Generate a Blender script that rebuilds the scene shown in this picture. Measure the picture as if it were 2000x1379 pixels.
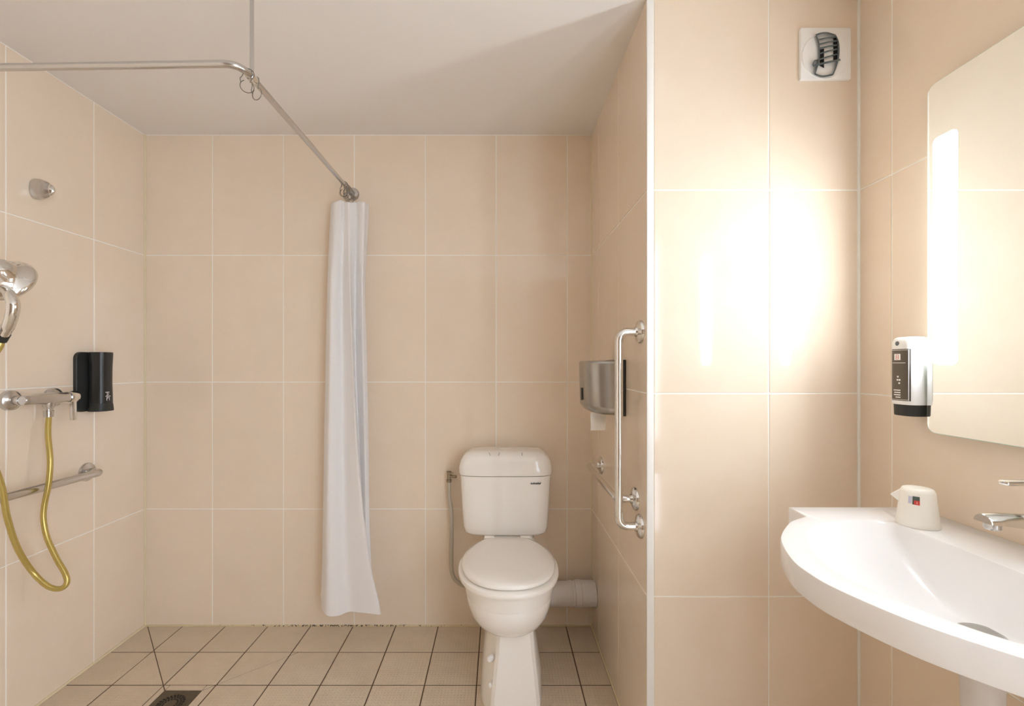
import bpy, bmesh, math, random
from mathutils import Vector, Matrix
random.seed(7)
scene = bpy.context.scene
for o in list(bpy.data.objects): bpy.data.objects.remove(o)

# ------------------------------------------------------------------ camera, world, exposure
FPX, VX, VY, EYE = 888.0, 975.0, 710.0, 1.24
cam_d = bpy.data.cameras.new('camera'); cam = bpy.data.objects.new('camera', cam_d)
scene.collection.objects.link(cam)
cam.location = (0, 0, EYE); cam.rotation_euler = (math.radians(90), 0, 0)
cam_d.sensor_width = 36; cam_d.lens = 36*FPX/2000
cam_d.shift_x = (1000-VX)/2000; cam_d.shift_y = (VY-689.5)/2000
cam_d.clip_start = 0.02
scene.camera = cam
w = bpy.data.worlds.new('world'); scene.world = w; w.use_nodes = True
w.node_tree.nodes['Background'].inputs[0].default_value = (0.82, 0.94, 1.09, 1)
w.node_tree.nodes['Background'].inputs[1].default_value = 6.2  # bright surround added as fill, entering through the added doorway
STRIP = 46.0     # mirror light strips
GAP = 3.5       # side glow of the mirror's light boxes
LAMP = 220.0      # wall lamp behind the camera
vs = scene.view_settings
vs.view_transform = 'Standard'; vs.look = 'None'; vs.gamma = 1; vs.use_curve_mapping = False
vs.exposure = 0.18
scene.cycles.max_bounces = 8; scene.cycles.diffuse_bounces = 6; scene.cycles.use_adaptive_sampling = True; scene.cycles.adaptive_threshold = .025; scene.cycles.glossy_bounces = 4; scene.cycles.blur_glossy = 1.0

XL, XR, XA, YB, YC, YF, ZC = -1.675, 1.062, 0.437, 2.15, 1.342, -1.6, 2.322

def W(px, py, d):                       # a point at distance d from the lens plane, seen at (px, py) of the 2000x1379 frame
    return Vector(((px-VX)*d/FPX, d, EYE-(py-VY)*d/FPX))

# ------------------------------------------------------------------ materials
def srgb(r, g, b):
    f = lambda c: (c/255/12.92) if c/255 <= .04045 else ((c/255+.055)/1.055)**2.4
    return (f(r), f(g), f(b), 1)
def mat(name, col, rough=.4, metal=0, coat=0, spec=.5, noise=None, bump=None, rnd=0, aniso=0, trans=0):
    m = bpy.data.materials.new(name); m.use_nodes = True
    nt = m.node_tree; p = nt.nodes['Principled BSDF']
    p.inputs['Base Color'].default_value = col; p.inputs['Roughness'].default_value = rough
    p.inputs['Metallic'].default_value = metal; p.inputs['Coat Weight'].default_value = coat
    p.inputs['Specular IOR Level'].default_value = spec
    p.inputs['Anisotropic'].default_value = aniso
    if trans: p.inputs['Transmission Weight'].default_value = trans
    tc = nt.nodes.new('ShaderNodeTexCoord')
    if noise:
        sc, amt, col2 = noise[:3]
        n = nt.nodes.new('ShaderNodeTexNoise'); n.inputs['Scale'].default_value = sc
        n.inputs['Detail'].default_value = 5; n.inputs['Roughness'].default_value = .6
        geo = nt.nodes.new('ShaderNodeNewGeometry')
        nt.links.new(geo.outputs['Position'], n.inputs['Vector'])
        r = nt.nodes.new('ShaderNodeValToRGB')
        r.color_ramp.elements[0].position = .5-amt; r.color_ramp.elements[1].position = .5+amt
        r.color_ramp.elements[0].color = col2; r.color_ramp.elements[1].color = col
        nt.links.new(n.outputs['Fac'], r.inputs['Fac'])
        out = r.outputs['Color']
        if rnd:
            oi = nt.nodes.new('ShaderNodeObjectInfo')
            mr = nt.nodes.new('ShaderNodeMapRange')
            mr.inputs['To Min'].default_value = 1-rnd; mr.inputs['To Max'].default_value = 1+rnd
            nt.links.new(oi.outputs['Random'], mr.inputs['Value'])
            hs = nt.nodes.new('ShaderNodeHueSaturation')
            nt.links.new(mr.outputs['Result'], hs.inputs['Value']); nt.links.new(out, hs.inputs['Color'])
            out = hs.outputs['Color']
        nt.links.new(out, p.inputs['Base Color'])
    if bump:
        sc, st = bump
        n = nt.nodes.new('ShaderNodeTexNoise'); n.inputs['Scale'].default_value = sc
        n.inputs['Detail'].default_value = 3
        geo = nt.nodes.new('ShaderNodeNewGeometry')
        nt.links.new(geo.outputs['Position'], n.inputs['Vector'])
        b = nt.nodes.new('ShaderNodeBump'); b.inputs['Strength'].default_value = st; b.inputs['Distance'].default_value = .01
        nt.links.new(n.outputs['Fac'], b.inputs['Height']); nt.links.new(b.outputs['Normal'], p.inputs['Normal'])
    return m
def emit(name, col, s):
    m = bpy.data.materials.new(name); m.use_nodes = True
    p = m.node_tree.nodes['Principled BSDF']
    p.inputs['Base Color'].default_value = (.9, .9, .9, 1)
    p.inputs['Emission Color'].default_value = col; p.inputs['Emission Strength'].default_value = s
    return m

M = {}
M['tile'] = mat('glazed_beige_tile', srgb(240, 224, 205), .07, spec=.5, noise=(7, .3, srgb(235, 217, 195)), bump=(4, .012), rnd=.012)
M['tile_r'] = M['tile']
M['grout'] = mat('cream_grout', srgb(250, 246, 238), .7)
M['fgrout'] = mat('brown_floor_grout', srgb(84, 64, 44), .9)
M['ceiling'] = mat('matt_ceiling_paint', srgb(240, 236, 232), .85, bump=(120, .02))
M['paint'] = mat('matt_wall_paint', srgb(150, 128, 106), .8)
M['pvc'] = mat('white_profile', srgb(245, 244, 241), .3)
M['chrome'] = mat('polished_chrome', (.80, .79, .77, 1), .09, 1)
M['satin'] = mat('satin_chrome', (.62, .61, .60, 1), .22, 1)
M['steel'] = mat('brushed_steel', (.42, .40, .37, 1), .24, 1, aniso=.7)
M['wire'] = mat('dark_wire', (.25, .23, .2, 1), .3, 1)
M['brass'] = mat('old_brass', (.35, .30, .22, 1), .35, 1)
M['gold'] = mat('gold_plastic_hose', srgb(196, 174, 100), .25, .55)
M['black'] = mat('black_plastic', srgb(38, 38, 37), .28)
M['blackm'] = mat('black_satin_plastic', srgb(44, 45, 43), .5)
M['grey'] = mat('grey_plastic', srgb(92, 102, 106), .4)
M['dark'] = mat('dark_hole_shade', srgb(26, 23, 21), .9)  # dark colour standing in for the shade inside holes
M['porcelain'] = mat('white_porcelain', srgb(246, 242, 236), .08, coat=.3)
M['seat'] = mat('white_seat_plastic', srgb(246, 241, 234), .14)
M['basin'] = mat('white_mineral_basin', srgb(246, 244, 243), .2)
M['cloth'] = mat('white_curtain_cloth', srgb(246, 242, 240), .75, bump=(300, .03))
def cloth():
    m = bpy.data.materials.new('white_curtain_cloth_thin'); m.use_nodes = True; nt = m.node_tree; nt.nodes.clear(); N = nt.nodes.new; L = nt.links.new
    o = N('ShaderNodeOutputMaterial'); d = N('ShaderNodeBsdfDiffuse'); t = N('ShaderNodeBsdfTranslucent'); x = N('ShaderNodeMixShader')
    d.inputs[0].default_value = srgb(251, 250, 251); t.inputs[0].default_value = srgb(250, 247, 244); x.inputs[0].default_value = .22
    n = N('ShaderNodeTexNoise'); n.inputs['Scale'].default_value = 220; g = N('ShaderNodeNewGeometry'); L(g.outputs['Position'], n.inputs['Vector'])
    b = N('ShaderNodeBump'); b.inputs['Strength'].default_value = .05; b.inputs['Distance'].default_value = .004
    L(n.outputs['Fac'], b.inputs['Height']); L(b.outputs[0], d.inputs['Normal'])
    L(d.outputs[0], x.inputs[1]); L(t.outputs[0], x.inputs[2]); L(x.outputs[0], o.inputs[0])
    return m
M['cloth'] = cloth()
M['whitep'] = mat('white_plastic', srgb(246, 245, 243), .3)
M['pale'] = mat('pale_pipe_plastic', srgb(226, 222, 220), .4)
M['pipe'] = mat('grey_supply_pipe', srgb(186, 176, 158), .4)
M['paper'] = mat('white_paper', srgb(247, 243, 236), .85)
M['cup'] = mat('white_cup_plastic', srgb(246, 241, 230), .35)
M['label'] = mat('grey_brown_label', srgb(94, 84, 72), .45)
M['ink'] = mat('black_ink', srgb(35, 30, 26), .5)
M['red'] = mat('red_print', srgb(206, 62, 52), .5)
M['slate'] = mat('dark_green_print', srgb(74, 84, 80), .5)
M['lilac'] = mat('pale_blue_print', srgb(200, 200, 215), .5)
M['mirror'] = mat('mirror_silver', (.90, .92, .90, 1), .0, 1)
M['gedge'] = mat('green_glass_edge', srgb(214, 236, 222), .12)
M['drain'] = mat('worn_drain_metal', srgb(110, 100, 82), .5, .5, noise=(60, .2, srgb(92, 82, 66)))
M['strip'] = emit('frosted_light_strip', (.86, .95, 1.03, 1), STRIP)
M['gap'] = emit('light_box_side', (.86, .95, 1.03, 1), GAP)

def dotted_tile():
    m = mat('dotted_floor_tile', srgb(220, 204, 182), .38, noise=(14, .35, srgb(208, 190, 167)), rnd=.03)
    nt = m.node_tree; p = nt.nodes['Principled BSDF']; N = nt.nodes.new; L = nt.links.new
    tc = N('ShaderNodeTexCoord')
    s = N('ShaderNodeVectorMath'); s.operation = 'SCALE'; s.inputs['Scale'].default_value = 1/.0125
    L(tc.outputs['Object'], s.inputs[0])
    f = N('ShaderNodeVectorMath'); f.operation = 'FRACTION'; L(s.outputs[0], f.inputs[0])
    a = N('ShaderNodeVectorMath'); a.operation = 'SUBTRACT'; L(f.outputs[0], a.inputs[0]); a.inputs[1].default_value = (.5, .5, 0)
    mlt = N('ShaderNodeVectorMath'); mlt.operation = 'MULTIPLY'; L(a.outputs[0], mlt.inputs[0]); mlt.inputs[1].default_value = (1, 1, 0)
    ln = N('ShaderNodeVectorMath'); ln.operation = 'LENGTH'; L(mlt.outputs[0], ln.inputs[0])
    mr = N('ShaderNodeMapRange'); mr.inputs['From Min'].default_value = .16; mr.inputs['From Max'].default_value = .34
    mr.inputs['To Min'].default_value = 1; mr.inputs['To Max'].default_value = 0
    L(ln.outputs['Value'], mr.inputs['Value'])
    b = N('ShaderNodeBump'); b.inputs['Strength'].default_value = .7; b.inputs['Distance'].default_value = .0012
    L(mr.outputs['Result'], b.inputs['Height']); L(b.outputs['Normal'], p.inputs['Normal'])
    return m
M['ftile'] = dotted_tile()

def silicone():
    m = mat('silicone_with_mould', srgb(226, 208, 168), .45)
    nt = m.node_tree; p = nt.nodes['Principled BSDF']; N = nt.nodes.new; L = nt.links.new
    g = N('ShaderNodeNewGeometry')
    n = N('ShaderNodeTexNoise'); n.inputs['Scale'].default_value = 130; n.inputs['Detail'].default_value = 2
    L(g.outputs['Position'], n.inputs['Vector'])
    sx = N('ShaderNodeSeparateXYZ'); L(g.outputs['Position'], sx.inputs[0])
    d = N('ShaderNodeMath'); d.operation = 'SUBTRACT'; L(sx.outputs['X'], d.inputs[0]); d.inputs[1].default_value = -.78
    ab = N('ShaderNodeMath'); ab.operation = 'ABSOLUTE'; L(d.outputs[0], ab.inputs[0])
    mr = N('ShaderNodeMapRange'); L(ab.outputs[0], mr.inputs['Value'])
    mr.inputs['From Min'].default_value = .1; mr.inputs['From Max'].default_value = .6
    mr.inputs['To Min'].default_value = .51; mr.inputs['To Max'].default_value = .70
    gt = N('ShaderNodeMath'); gt.operation = 'GREATER_THAN'; L(n.outputs['Fac'], gt.inputs[0]); L(mr.outputs[0], gt.inputs[1])
    mx = N('ShaderNodeMix'); mx.data_type = 'RGBA'; L(gt.outputs[0], mx.inputs['Factor'])
    mx.inputs[6].default_value = srgb(222, 204, 164); mx.inputs[7].default_value = srgb(74, 58, 42)
    L(mx.outputs[2], p.inputs['Base Color'])
    return m
M['silicone'] = silicone()
M['bead'] = mat('cream_silicone', srgb(232, 218, 184), .45)

# ------------------------------------------------------------------ mesh helpers
C = scene.collection
def empty(name, loc):
    o = bpy.data.objects.new(name, None); o.empty_display_size = .05; C.objects.link(o); o.location = loc; return o
def tag(o, label=None, cat=None, group=None, kind=None):
    for k, v in (('label', label), ('category', cat), ('group', group), ('kind', kind)):
        if v: o[k] = v
    return o
def root_offset(o):
    v = Vector((0, 0, 0))
    while o is not None: v += o.location; o = o.parent
    return v
def link(name, bm, m, parent=None, smooth=35, loc=None, rec=True):
    """bm is in world coordinates; the object gets loc as its origin (or its parent's)"""
    off = root_offset(parent) if parent else Vector((0, 0, 0))
    lo = Vector(loc) - off if loc is not None else Vector((0, 0, 0))
    if rec: bmesh.ops.recalc_face_normals(bm, faces=bm.faces)
    bmesh.ops.translate(bm, verts=bm.verts, vec=-(off+lo))
    me = bpy.data.meshes.new(name); bm.to_mesh(me); bm.free()
    if smooth:
        me.shade_smooth(); me.set_sharp_from_angle(angle=math.radians(smooth))
    me.materials.append(M[m] if isinstance(m, str) else m)
    o = bpy.data.objects.new(name, me); C.objects.link(o); o.location = lo
    if parent: o.parent = parent
    return o
def B(): return bmesh.new()
def box(bm, lo, hi, bev=0, seg=2):
    vs_ = [bm.verts.new((x, y, z)) for x in (lo[0], hi[0]) for y in (lo[1], hi[1]) for z in (lo[2], hi[2])]
    fs = [bm.faces.new([vs_[i] for i in q]) for q in ((0,1,3,2),(4,6,7,5),(0,4,5,1),(2,3,7,6),(0,2,6,4),(1,5,7,3))]
    if bev:
        es = list({e for f in fs for e in f.edges})
        bmesh.ops.bevel(bm, geom=es, offset=bev, segments=seg, affect='EDGES', profile=.5)
    return bm
def loft(bm, rings, close=True, cap0=True, cap1=True):
    R_ = [[bm.verts.new(p) for p in r] for r in rings]
    n = len(R_[0])
    for a, b in zip(R_, R_[1:]):
        for i in range(n if close else n-1):
            j = (i+1) % n
            bm.faces.new((a[i], a[j], b[j], b[i]))
    if cap0 and close: bm.faces.new(R_[0][::-1])
    if cap1 and close: bm.faces.new(R_[-1])
    return R_
def frame(d):
    d = Vector(d).normalized()
    u = d.cross(Vector((0, 0, 1)))
    if u.length < 1e-4: u = d.cross(Vector((1, 0, 0)))
    u.normalize(); return d, u, d.cross(u).normalized()
def tube(bm, pts, r, seg=14, closed=False):
    pts = [Vector(p) for p in pts]; n = len(pts)
    rr = r if isinstance(r, (list, tuple)) else [r]*n
    t = []
    for i in range(n):
        a = pts[i-1] if (i or closed) else pts[i]; b = pts[(i+1) % n] if (i < n-1 or closed) else pts[i]
        t.append((b-a).normalized())
    _, u, v = frame(t[0]); rings = []
    for i in range(n):
        if i:
            ax = t[i-1].cross(t[i])
            if ax.length > 1e-7:
                q = Matrix.Rotation(t[i-1].angle(t[i]), 3, ax.normalized()); u = q @ u
            u = (u - t[i]*u.dot(t[i])).normalized()
        v = t[i].cross(u)
        rings.append([pts[i]+(u*math.cos(2*math.pi*k/seg)+v*math.sin(2*math.pi*k/seg))*rr[i] for k in range(seg)])
    if closed: rings.append(rings[0])
    loft(bm, rings, cap0=not closed, cap1=not closed)
    if closed: bmesh.ops.remove_doubles(bm, verts=bm.verts, dist=1e-6)
    return bm
def lathe(bm, prof, org, axis=(0, 0, 1), seg=32):
    """prof: (radius, height along axis)"""
    d, u, v = frame(axis); org = Vector(org)
    loft(bm, [[org+d*h+(u*math.cos(2*math.pi*k/seg)+v*math.sin(2*math.pi*k/seg))*max(r, 1e-5) for k in range(seg)] for r, h in prof])
    return bm
def fillet(pts, r, n=8):
    pts = [Vector(p) for p in pts]; out = [pts[0]]
    for i in range(1, len(pts)-1):
        a, b, c = pts[i-1], pts[i], pts[i+1]
        d1, d2 = (a-b).normalized(), (c-b).normalized()
        ang = d1.angle(d2); l = min(r/math.tan(ang/2), (a-b).length*.49, (c-b).length*.49)
        p, q = b+d1*l, b+d2*l
        for k in range(n+1):
            s = k/n; out.append(p*(1-s)**2+b*2*s*(1-s)+q*s*s)
    out.append(pts[-1]); return out
def crom(P, n=8, closed=False):
    P = [Vector(p) for p in P]; out = []; m = len(P)
    for i in range(m if closed else m-1):
        if closed: p0, p1, p2, p3 = P[i-1], P[i], P[(i+1) % m], P[(i+2) % m]
        else: p0, p1, p2, p3 = P[max(i-1, 0)], P[i], P[i+1], P[min(i+2, m-1)]
        for k in range(n):
            s = k/n
            out.append(.5*((2*p1)+(p2-p0)*s+(2*p0-5*p1+4*p2-p3)*s*s+(3*p1-p0-3*p2+p3)*s**3))
    if not closed: out.append(P[-1])
    return out

# ------------------------------------------------------------------ setting: shells
def struct(name, lo, hi, m, label=None):
    o = link(name, box(B(), lo, hi), m, smooth=0, loc=((lo[0]+hi[0])/2, (lo[1]+hi[1])/2, lo[2]))
    return tag(o, label, kind='structure')
T = .10
floor = struct('floor', (XL-T, YF-T, -.12), (XR+T, YB+T, -.0016), 'fgrout', 'small square beige dotted floor tiles with dark brown joints')
ceiling = struct('ceiling', (XL-T, YF-T, ZC), (XR+T, YB+T, ZC+.1), 'ceiling', 'plain white painted ceiling')
TH = .0016
wall_back = struct('wall_back', (XL-T, YB+TH, -.006), (XA+T, YB+T, ZC), 'grout', 'beige tiled wall behind the toilet and curtain')
wall_left = struct('wall_left', (XL-T, YF-T, -.006), (XL-TH, YB+TH, ZC), 'grout', 'beige tiled wall carrying the shower mixer')
wall_alcove = struct('wall_alcove', (XA+TH, YC+TH, -.006), (XR+T, YB+TH, ZC), 'grout', 'boxed-out beige tiled wall beside the toilet carrying grab rails')
DA, DB, DH = -1.55, -.34, 2.12          # unseen doorway added in right-hand wall behind the camera, lets fill light in
bm_ = B()
for lo, hi in (((XR+TH, DB, -.006), (XR+T, YC+TH, ZC)), ((XR+TH, YF-T, -.006), (XR+T, DA, ZC)), ((XR+TH, DA, DH), (XR+T, DB, ZC))): box(bm_, lo, hi)
wall_right = tag(link('wall_right', bm_, 'grout', smooth=0, loc=(XR, .5, 0)), 'beige tiled wall carrying mirror and washbasin', kind='structure')
wall_front = struct('wall_front', (XL-TH, YF-T, -.006), (XR+TH, YF, ZC), 'paint', 'plain painted wall opposite the toilet')

# wall tiles: one object each, sharing meshes by size
tcache = {}
def tile_mesh(wd, ht, m, th=TH, ch=.0008):
    k = (round(wd, 4), round(ht, 4), m)
    if k not in tcache:
        bm = B(); x, y = wd/2, ht/2; c = ch
        rings = [[(-x, -y, 0), (x, -y, 0), (x, y, 0), (-x, y, 0)],
                 [(-x, -y, th-c), (x, -y, th-c), (x, y, th-c), (-x, y, th-c)],
                 [(-x+c, -y+c, th), (x-c, -y+c, th), (x-c, y-c, th), (-x+c, y-c, th)]]
        loft(bm, rings)
        me = bpy.data.meshes.new('tile'); bm.to_mesh(me); bm.free(); me.materials.append(M[m]); tcache[k] = me
    return tcache[k]
def tile(parent, c, u, n, wd, ht, m):
    """c centre on the grout plane, u horizontal direction, n outward normal"""
    o = bpy.data.objects.new('tile', tile_mesh(wd, ht, m)); C.objects.link(o); o.parent = parent
    u = Vector(u); n = Vector(n); v = n.cross(u)
    mt = Matrix((u, v, n)).transposed().to_4x4()
    mt.translation = Vector(c) - root_offset(parent)
    o.matrix_local = mt
G = .0044
ZJ = [0.004, .552, 1.152, 1.752, ZC-.001]
def tile_wall(parent, cuts, place, u, n):
    for a, b_ in zip(cuts, cuts[1:]):
        for z0, z1 in zip(ZJ, ZJ[1:]):
            wd, ht = b_-a-G, z1-z0-G
            if wd < .01: continue
            c = place((a+b_)/2, (z0+z1)/2)
            tile(parent, c, u, n, wd, ht, 'tile')
tile_wall(wall_back, [XL+.003, -1.356, -1.0205, -.685, -.3495, -.014, .3215, XA-.001], lambda s, z: (s, YB+TH, z), (1, 0, 0), (0, -1, 0))
tile_wall(wall_left, [YF]+[1.88-.3355*k for k in range(10, -1, -1)]+[YB-.003], lambda s, z: (XL-TH, s, z), (0, 1, 0), (1, 0, 0))
tile_wall(wall_alcove, [YC+.004, 1.665, 2.0005, YB-.002], lambda s, z: (XA+TH, s, z), (0, -1, 0), (-1, 0, 0))
tile_wall(wall_alcove, [XA+.019, .796, XR-.003], lambda s, z: (s, YC+TH, z), (1, 0, 0), (0, -1, 0))
tile_wall(wall_right, [DB+.002]+[1.231-.3355*k for k in range(4, -1, -1)]+[YC-.003], lambda s, z: (XR+TH, s, z), (0, -1, 0), (-1, 0, 0))

# floor tiles, cut by the drain and the two slope joints
def clip(poly, p, n, keep):
    out = []
    for i in range(len(poly)):
        a, c = Vector(poly[i]), Vector(poly[(i+1) % len(poly)])
        da, dc = (a-p).dot(n)-keep, (c-p).dot(n)-keep
        if da >= 0: out.append(a)
        if da*dc < 0: out.append(a+(c-a)*(da/(da-dc)))
    return out
def area(p): return abs(sum(p[i][0]*p[(i+1) % len(p)][1]-p[(i+1) % len(p)][0]*p[i][1] for i in range(len(p))))/2
DX0, DX1, DY0, DY1 = -1.268, -1.128, 1.584, 1.724
def split(polys, a, c, g):
    a, c = Vector(a), Vector(c); d = (c-a).normalized(); n = Vector((-d.y, d.x)); out = []
    for p in polys:
        cen = sum((Vector(q) for q in p), Vector((0, 0)))/len(p)
        s = (cen-a).dot(d)
        l, r = clip(p, a, n, 0), clip(p, a, -n, 0)
        if len(l) > 2 and len(r) > 2 and area(l) > 1e-5 and area(r) > 1e-5 and -.06 < s < (c-a).length+.06:
            out += [q for q in (clip(p, a, n, g/2), clip(p, a, -n, g/2)) if len(q) > 2 and area(q) > 2e-5]
        else: out.append(p)
    return out
fx = [XL+.003]+[-.690+.201*k for k in range(-4, 9)]+[XR-.003]
fy = [YF]+[1.954-.2*k for k in range(17, -1, -1)]+[YB-.003]
GF = .0045
def floor_poly(poly):
    cen = sum((Vector(q) for q in poly), Vector((0, 0)))/len(poly)
    bm = B(); P = [Vector((q[0], q[1])) for q in poly]
    ins = []
    for i in range(len(P)):
        ins.append(P[i]+(cen-P[i]).normalized()*.0016)
    loft(bm, [[(q.x, q.y, -.008) for q in P], [(q.x, q.y, -.0012) for q in P], [(q.x, q.y, 0) for q in ins]])
    return link('tile', bm, 'ftile', floor, smooth=0, loc=(cen.x, cen.y, -.008))
for x0, x1 in zip(fx, fx[1:]):
    for y0, y1 in zip(fy, fy[1:]):
        if x0 > XA-.01 and y0 > YC-.01: continue
        ax1 = XA-.004 if (x1 > XA and y0 > YC-.01) else x1
        g = GF/2
        if x1 > XA and y1 > YC and y0 < YC: pieces = [[(x0+g, y0+g), (x1-g, y0+g), (x1-g, YC-.004), (x0+g, YC-.004)]]
        else: pieces = [[(x0+g, y0+g), (ax1-g, y0+g), (ax1-g, y1-g), (x0+g, y1-g)]]
        if x1-x0 < .02 or y1-y0 < .02 or ax1-x0 < .01: continue
        whole = True
        if x0 < DX1 and x1 > DX0 and y0 < DY1 and y1 > DY0:
            whole = False; keep = []; rest = [Vector(q) for q in pieces[0]]
            for p, n in (((DX0, 0), (-1, 0)), ((DX1, 0), (1, 0)), ((0, DY0), (0, -1)), ((0, DY1), (0, 1))):
                p, n = Vector(p), Vector(n)
                o_ = clip(rest, p, n, .002)
                if len(o_) > 2 and area(o_) > 2e-5: keep.append(o_)
                rest = clip(rest, p, -n, 0)
                if len(rest) < 3: break
            pieces = keep
        n0 = len(pieces); 
        if y0 > 1.5 and x1 < -.6:
            pieces = split(pieces, (-1.663, 2.15), (DX0, DY1), .003)
            pieces = split(pieces, (DX1, DY1), (-.872, 1.945), .003)
        if whole and len(pieces) == 1 and len(pieces[0]) == 4 and y1 < 3:
            q = pieces[0]; wd, ht = q[1][0]-q[0][0], q[2][1]-q[1][1]
            k = (round(wd, 4), round(ht, 4), 'ftile')
            if k not in tcache:
                bm = B(); loft(bm, [[(sx*wd/2, sy*ht/2, 0) for sx, sy in ((-1,-1),(1,-1),(1,1),(-1,1))],
                                    [(sx*wd/2, sy*ht/2, .0068) for sx, sy in ((-1,-1),(1,-1),(1,1),(-1,1))],
                                    [(sx*(wd/2-.0015), sy*(ht/2-.0015), .008) for sx, sy in ((-1,-1),(1,-1),(1,1),(-1,1))]])
                me = bpy.data.meshes.new('tile'); bm.to_mesh(me); bm.free(); me.materials.append(M['ftile']); tcache[k] = me
            o = bpy.data.objects.new('tile', tcache[k]); C.objects.link(o); o.parent = floor
            o.location = Vector(((q[0][0]+q[1][0])/2, (q[1][1]+q[2][1])/2, -.008))-root_offset(floor)
        else:
            for q in pieces: floor_poly(q)

# corner profile and silicone joints
b = B()
box(b, (XA-.0012, YC-.0015, 0), (XA+.0172, YC+.0035, ZC), .0011)
tag(link('trim_1', b, 'pvc', loc=(XA, YC, 0)), 'white plastic corner profile on the boxed-out tiled wall', kind='structure')
def bead(name, pts, r, m, lab, par):
    b = B(); tube(b, pts, r, 8); link(name, b, m, par, loc=pts[0])
bead('silicone_joint', [(XL, YB, .0), (XL, YB, ZC)], .005, 'bead', '', wall_back)
bead('silicone_joint', [(XA, YB, .0), (XA, YB, ZC)], .004, 'bead', '', wall_back)
bead('silicone_joint', [(XL, YB-.0005, .0), (XA, YB-.0005, .0)], .0048, 'silicone', '', wall_back)
bead('silicone_joint', [(XL+.001, YF, .001), (XL+.001, YB, .001)], .0055, 'bead', '', wall_left)
bead('silicone_joint', [(XA-.001, YC, .001), (XA-.001, YB, .001)], .005, 'bead', '', wall_alcove)
bead('silicone_joint', [(XR, YC, 0), (XR, YC, ZC)], .003, 'grout', '', wall_right)

# ------------------------------------------------------------------ mirror with two light strips
MY0, MY1, MZ0, MZ1, MX = .345, 1.098, 1.074, 1.905, 1.032
def rrect(y0, y1, z0, z1, r, n=8):
    out = []
    for cy, cz, a0 in ((y1-r, z1-r, 0), (y0+r, z1-r, 90), (y0+r, z0+r, 180), (y1-r, z0+r, 270)):
        for k in range(n+1):
            a = math.radians(a0+90*k/n); out.append((cy+r*math.cos(a), cz+r*math.sin(a)))
    return out
mir = tag(empty('mirror', (XR, (MY0+MY1)/2, MZ0)), 'frameless wall mirror with rounded corners and frosted light strips above the washbasin', 'mirror')
P = rrect(MY0, MY1, MZ0, MZ1, .022); Pi = rrect(MY0+.0015, MY1-.0015, MZ0+.0015, MZ1-.0015, .021)
b = B(); loft(b, [[(MX+.005, y, z) for y, z in P], [(MX+.0012, y, z) for y, z in P], [(MX, y, z) for y, z in Pi]], cap1=False)
link('glass_edge', b, 'gedge', mir)
b = B(); loft(b, [[(MX+.0012, y, z) for y, z in Pi], [(MX+.0001, y, z) for y, z in Pi]]); link('mirror_face', b, 'mirror', mir, 0)
link('backing', box(B(), (MX+.005, .50, MZ0+.08), (XR-.0005, .95, MZ1-.08)), 'whitep', mir, 0)
SZ0, SZ1 = 1.237, 1.772
for y0, y1, yb in ((1.024, 1.081, 1.084), (.388, .445, .385)):
    q = rrect(y0, y1, SZ0, SZ1, .012); qi = rrect(y0+.001, y1-.001, SZ0+.001, SZ1-.001, .011)
    b = B(); loft(b, [[(MX+.001, y, z) for y, z in q], [(MX-.0006, y, z) for y, z in q], [(MX-.001, y, z) for y, z in qi]])
    link('light_strip', b, 'strip', mir, 0)
    lb = link('light_box', box(B(), (MX+.0055, y0, SZ0), (XR-.001, y1, SZ1)), 'whitep', mir, 0)
    e = y1 if y0 > .7 else y0
    link('diffuser', box(B(), (MX+.007, min(e, yb), SZ0+.005), (XR-.003, max(e, yb), SZ1-.005)), 'gap', lb, 0)

# ------------------------------------------------------------------ washbasin
BC = Vector((.85, .80)); ZT = .873; YM = .80
def mirror_half(h): return h + [(x, 2*YM-y) for x, y in reversed(h) if abs(y-YM) > 1e-4]
curve = [(.737, 1.094), (.70, 1.073), (.6645, 1.045), (.593, .9585), (.551, .86), (.543, .80)]
cc = [(p.x, p.y) for p in crom([(x, y, 0) for x, y in curve+[(.551, .74)]], 6)]
cc = cc[:6*5+1]
outer = mirror_half([(XR-.0008, YM+.02), (XR-.0008, 1.164), (.741, 1.164)]+cc)
ic = [(.917, .80), (.9165, .95), (.914, 1.035), (.902, 1.058), (.875, 1.068), (.795, 1.06), (.72, 1.03), (.665, .98), (.62, .90), (.598, .83), (.595, .80)]
icc = [(p.x, p.y) for p in crom([(x, y, 0) for x, y in ic], 6)]
inner = mirror_half(icc)
def ray(poly, ang):
    d = Vector((math.cos(ang), math.sin(ang))); best = None
    for i in range(len(poly)):
        a, c = Vector(poly[i]), Vector(poly[(i+1) % len(poly)]); e = c-a
        den = d.x*e.y-d.y*e.x
        if abs(den) < 1e-12: continue
        w_ = a-BC; t = (w_.x*e.y-w_.y*e.x)/den; s = (w_.x*d.y-w_.y*d.x)/den
        if t > 0 and -1e-6 <= s <= 1+1e-6 and (best is None or t < best): best = t
    return best
angs = sorted(set([2*math.pi*k/180 for k in range(180)]+[math.atan2(y-YM, x-BC.x) % (2*math.pi) for x, y in ((XR-.0008, 1.164), (.741, 1.164), (.737, 1.094), (XR-.0008, 2*YM-1.164), (.741, 2*YM-1.164), (.737, 2*YM-1.094))]))
ro = [ray(outer, a) for a in angs]; ri = [ray(inner, a) for a in angs]
def ring(rs, z): return [(BC.x+r*math.cos(a), BC.y+r*math.sin(a), z) for r, a in zip(rs, angs)]
bas = tag(empty('washbasin', (.83, YM, .69)), 'white wall-hung washbasin with a curved bowed front below the mirror', 'washbasin')
AP = .050
mix = lambda k, off=0: [r*k+off for r in ri]
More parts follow.
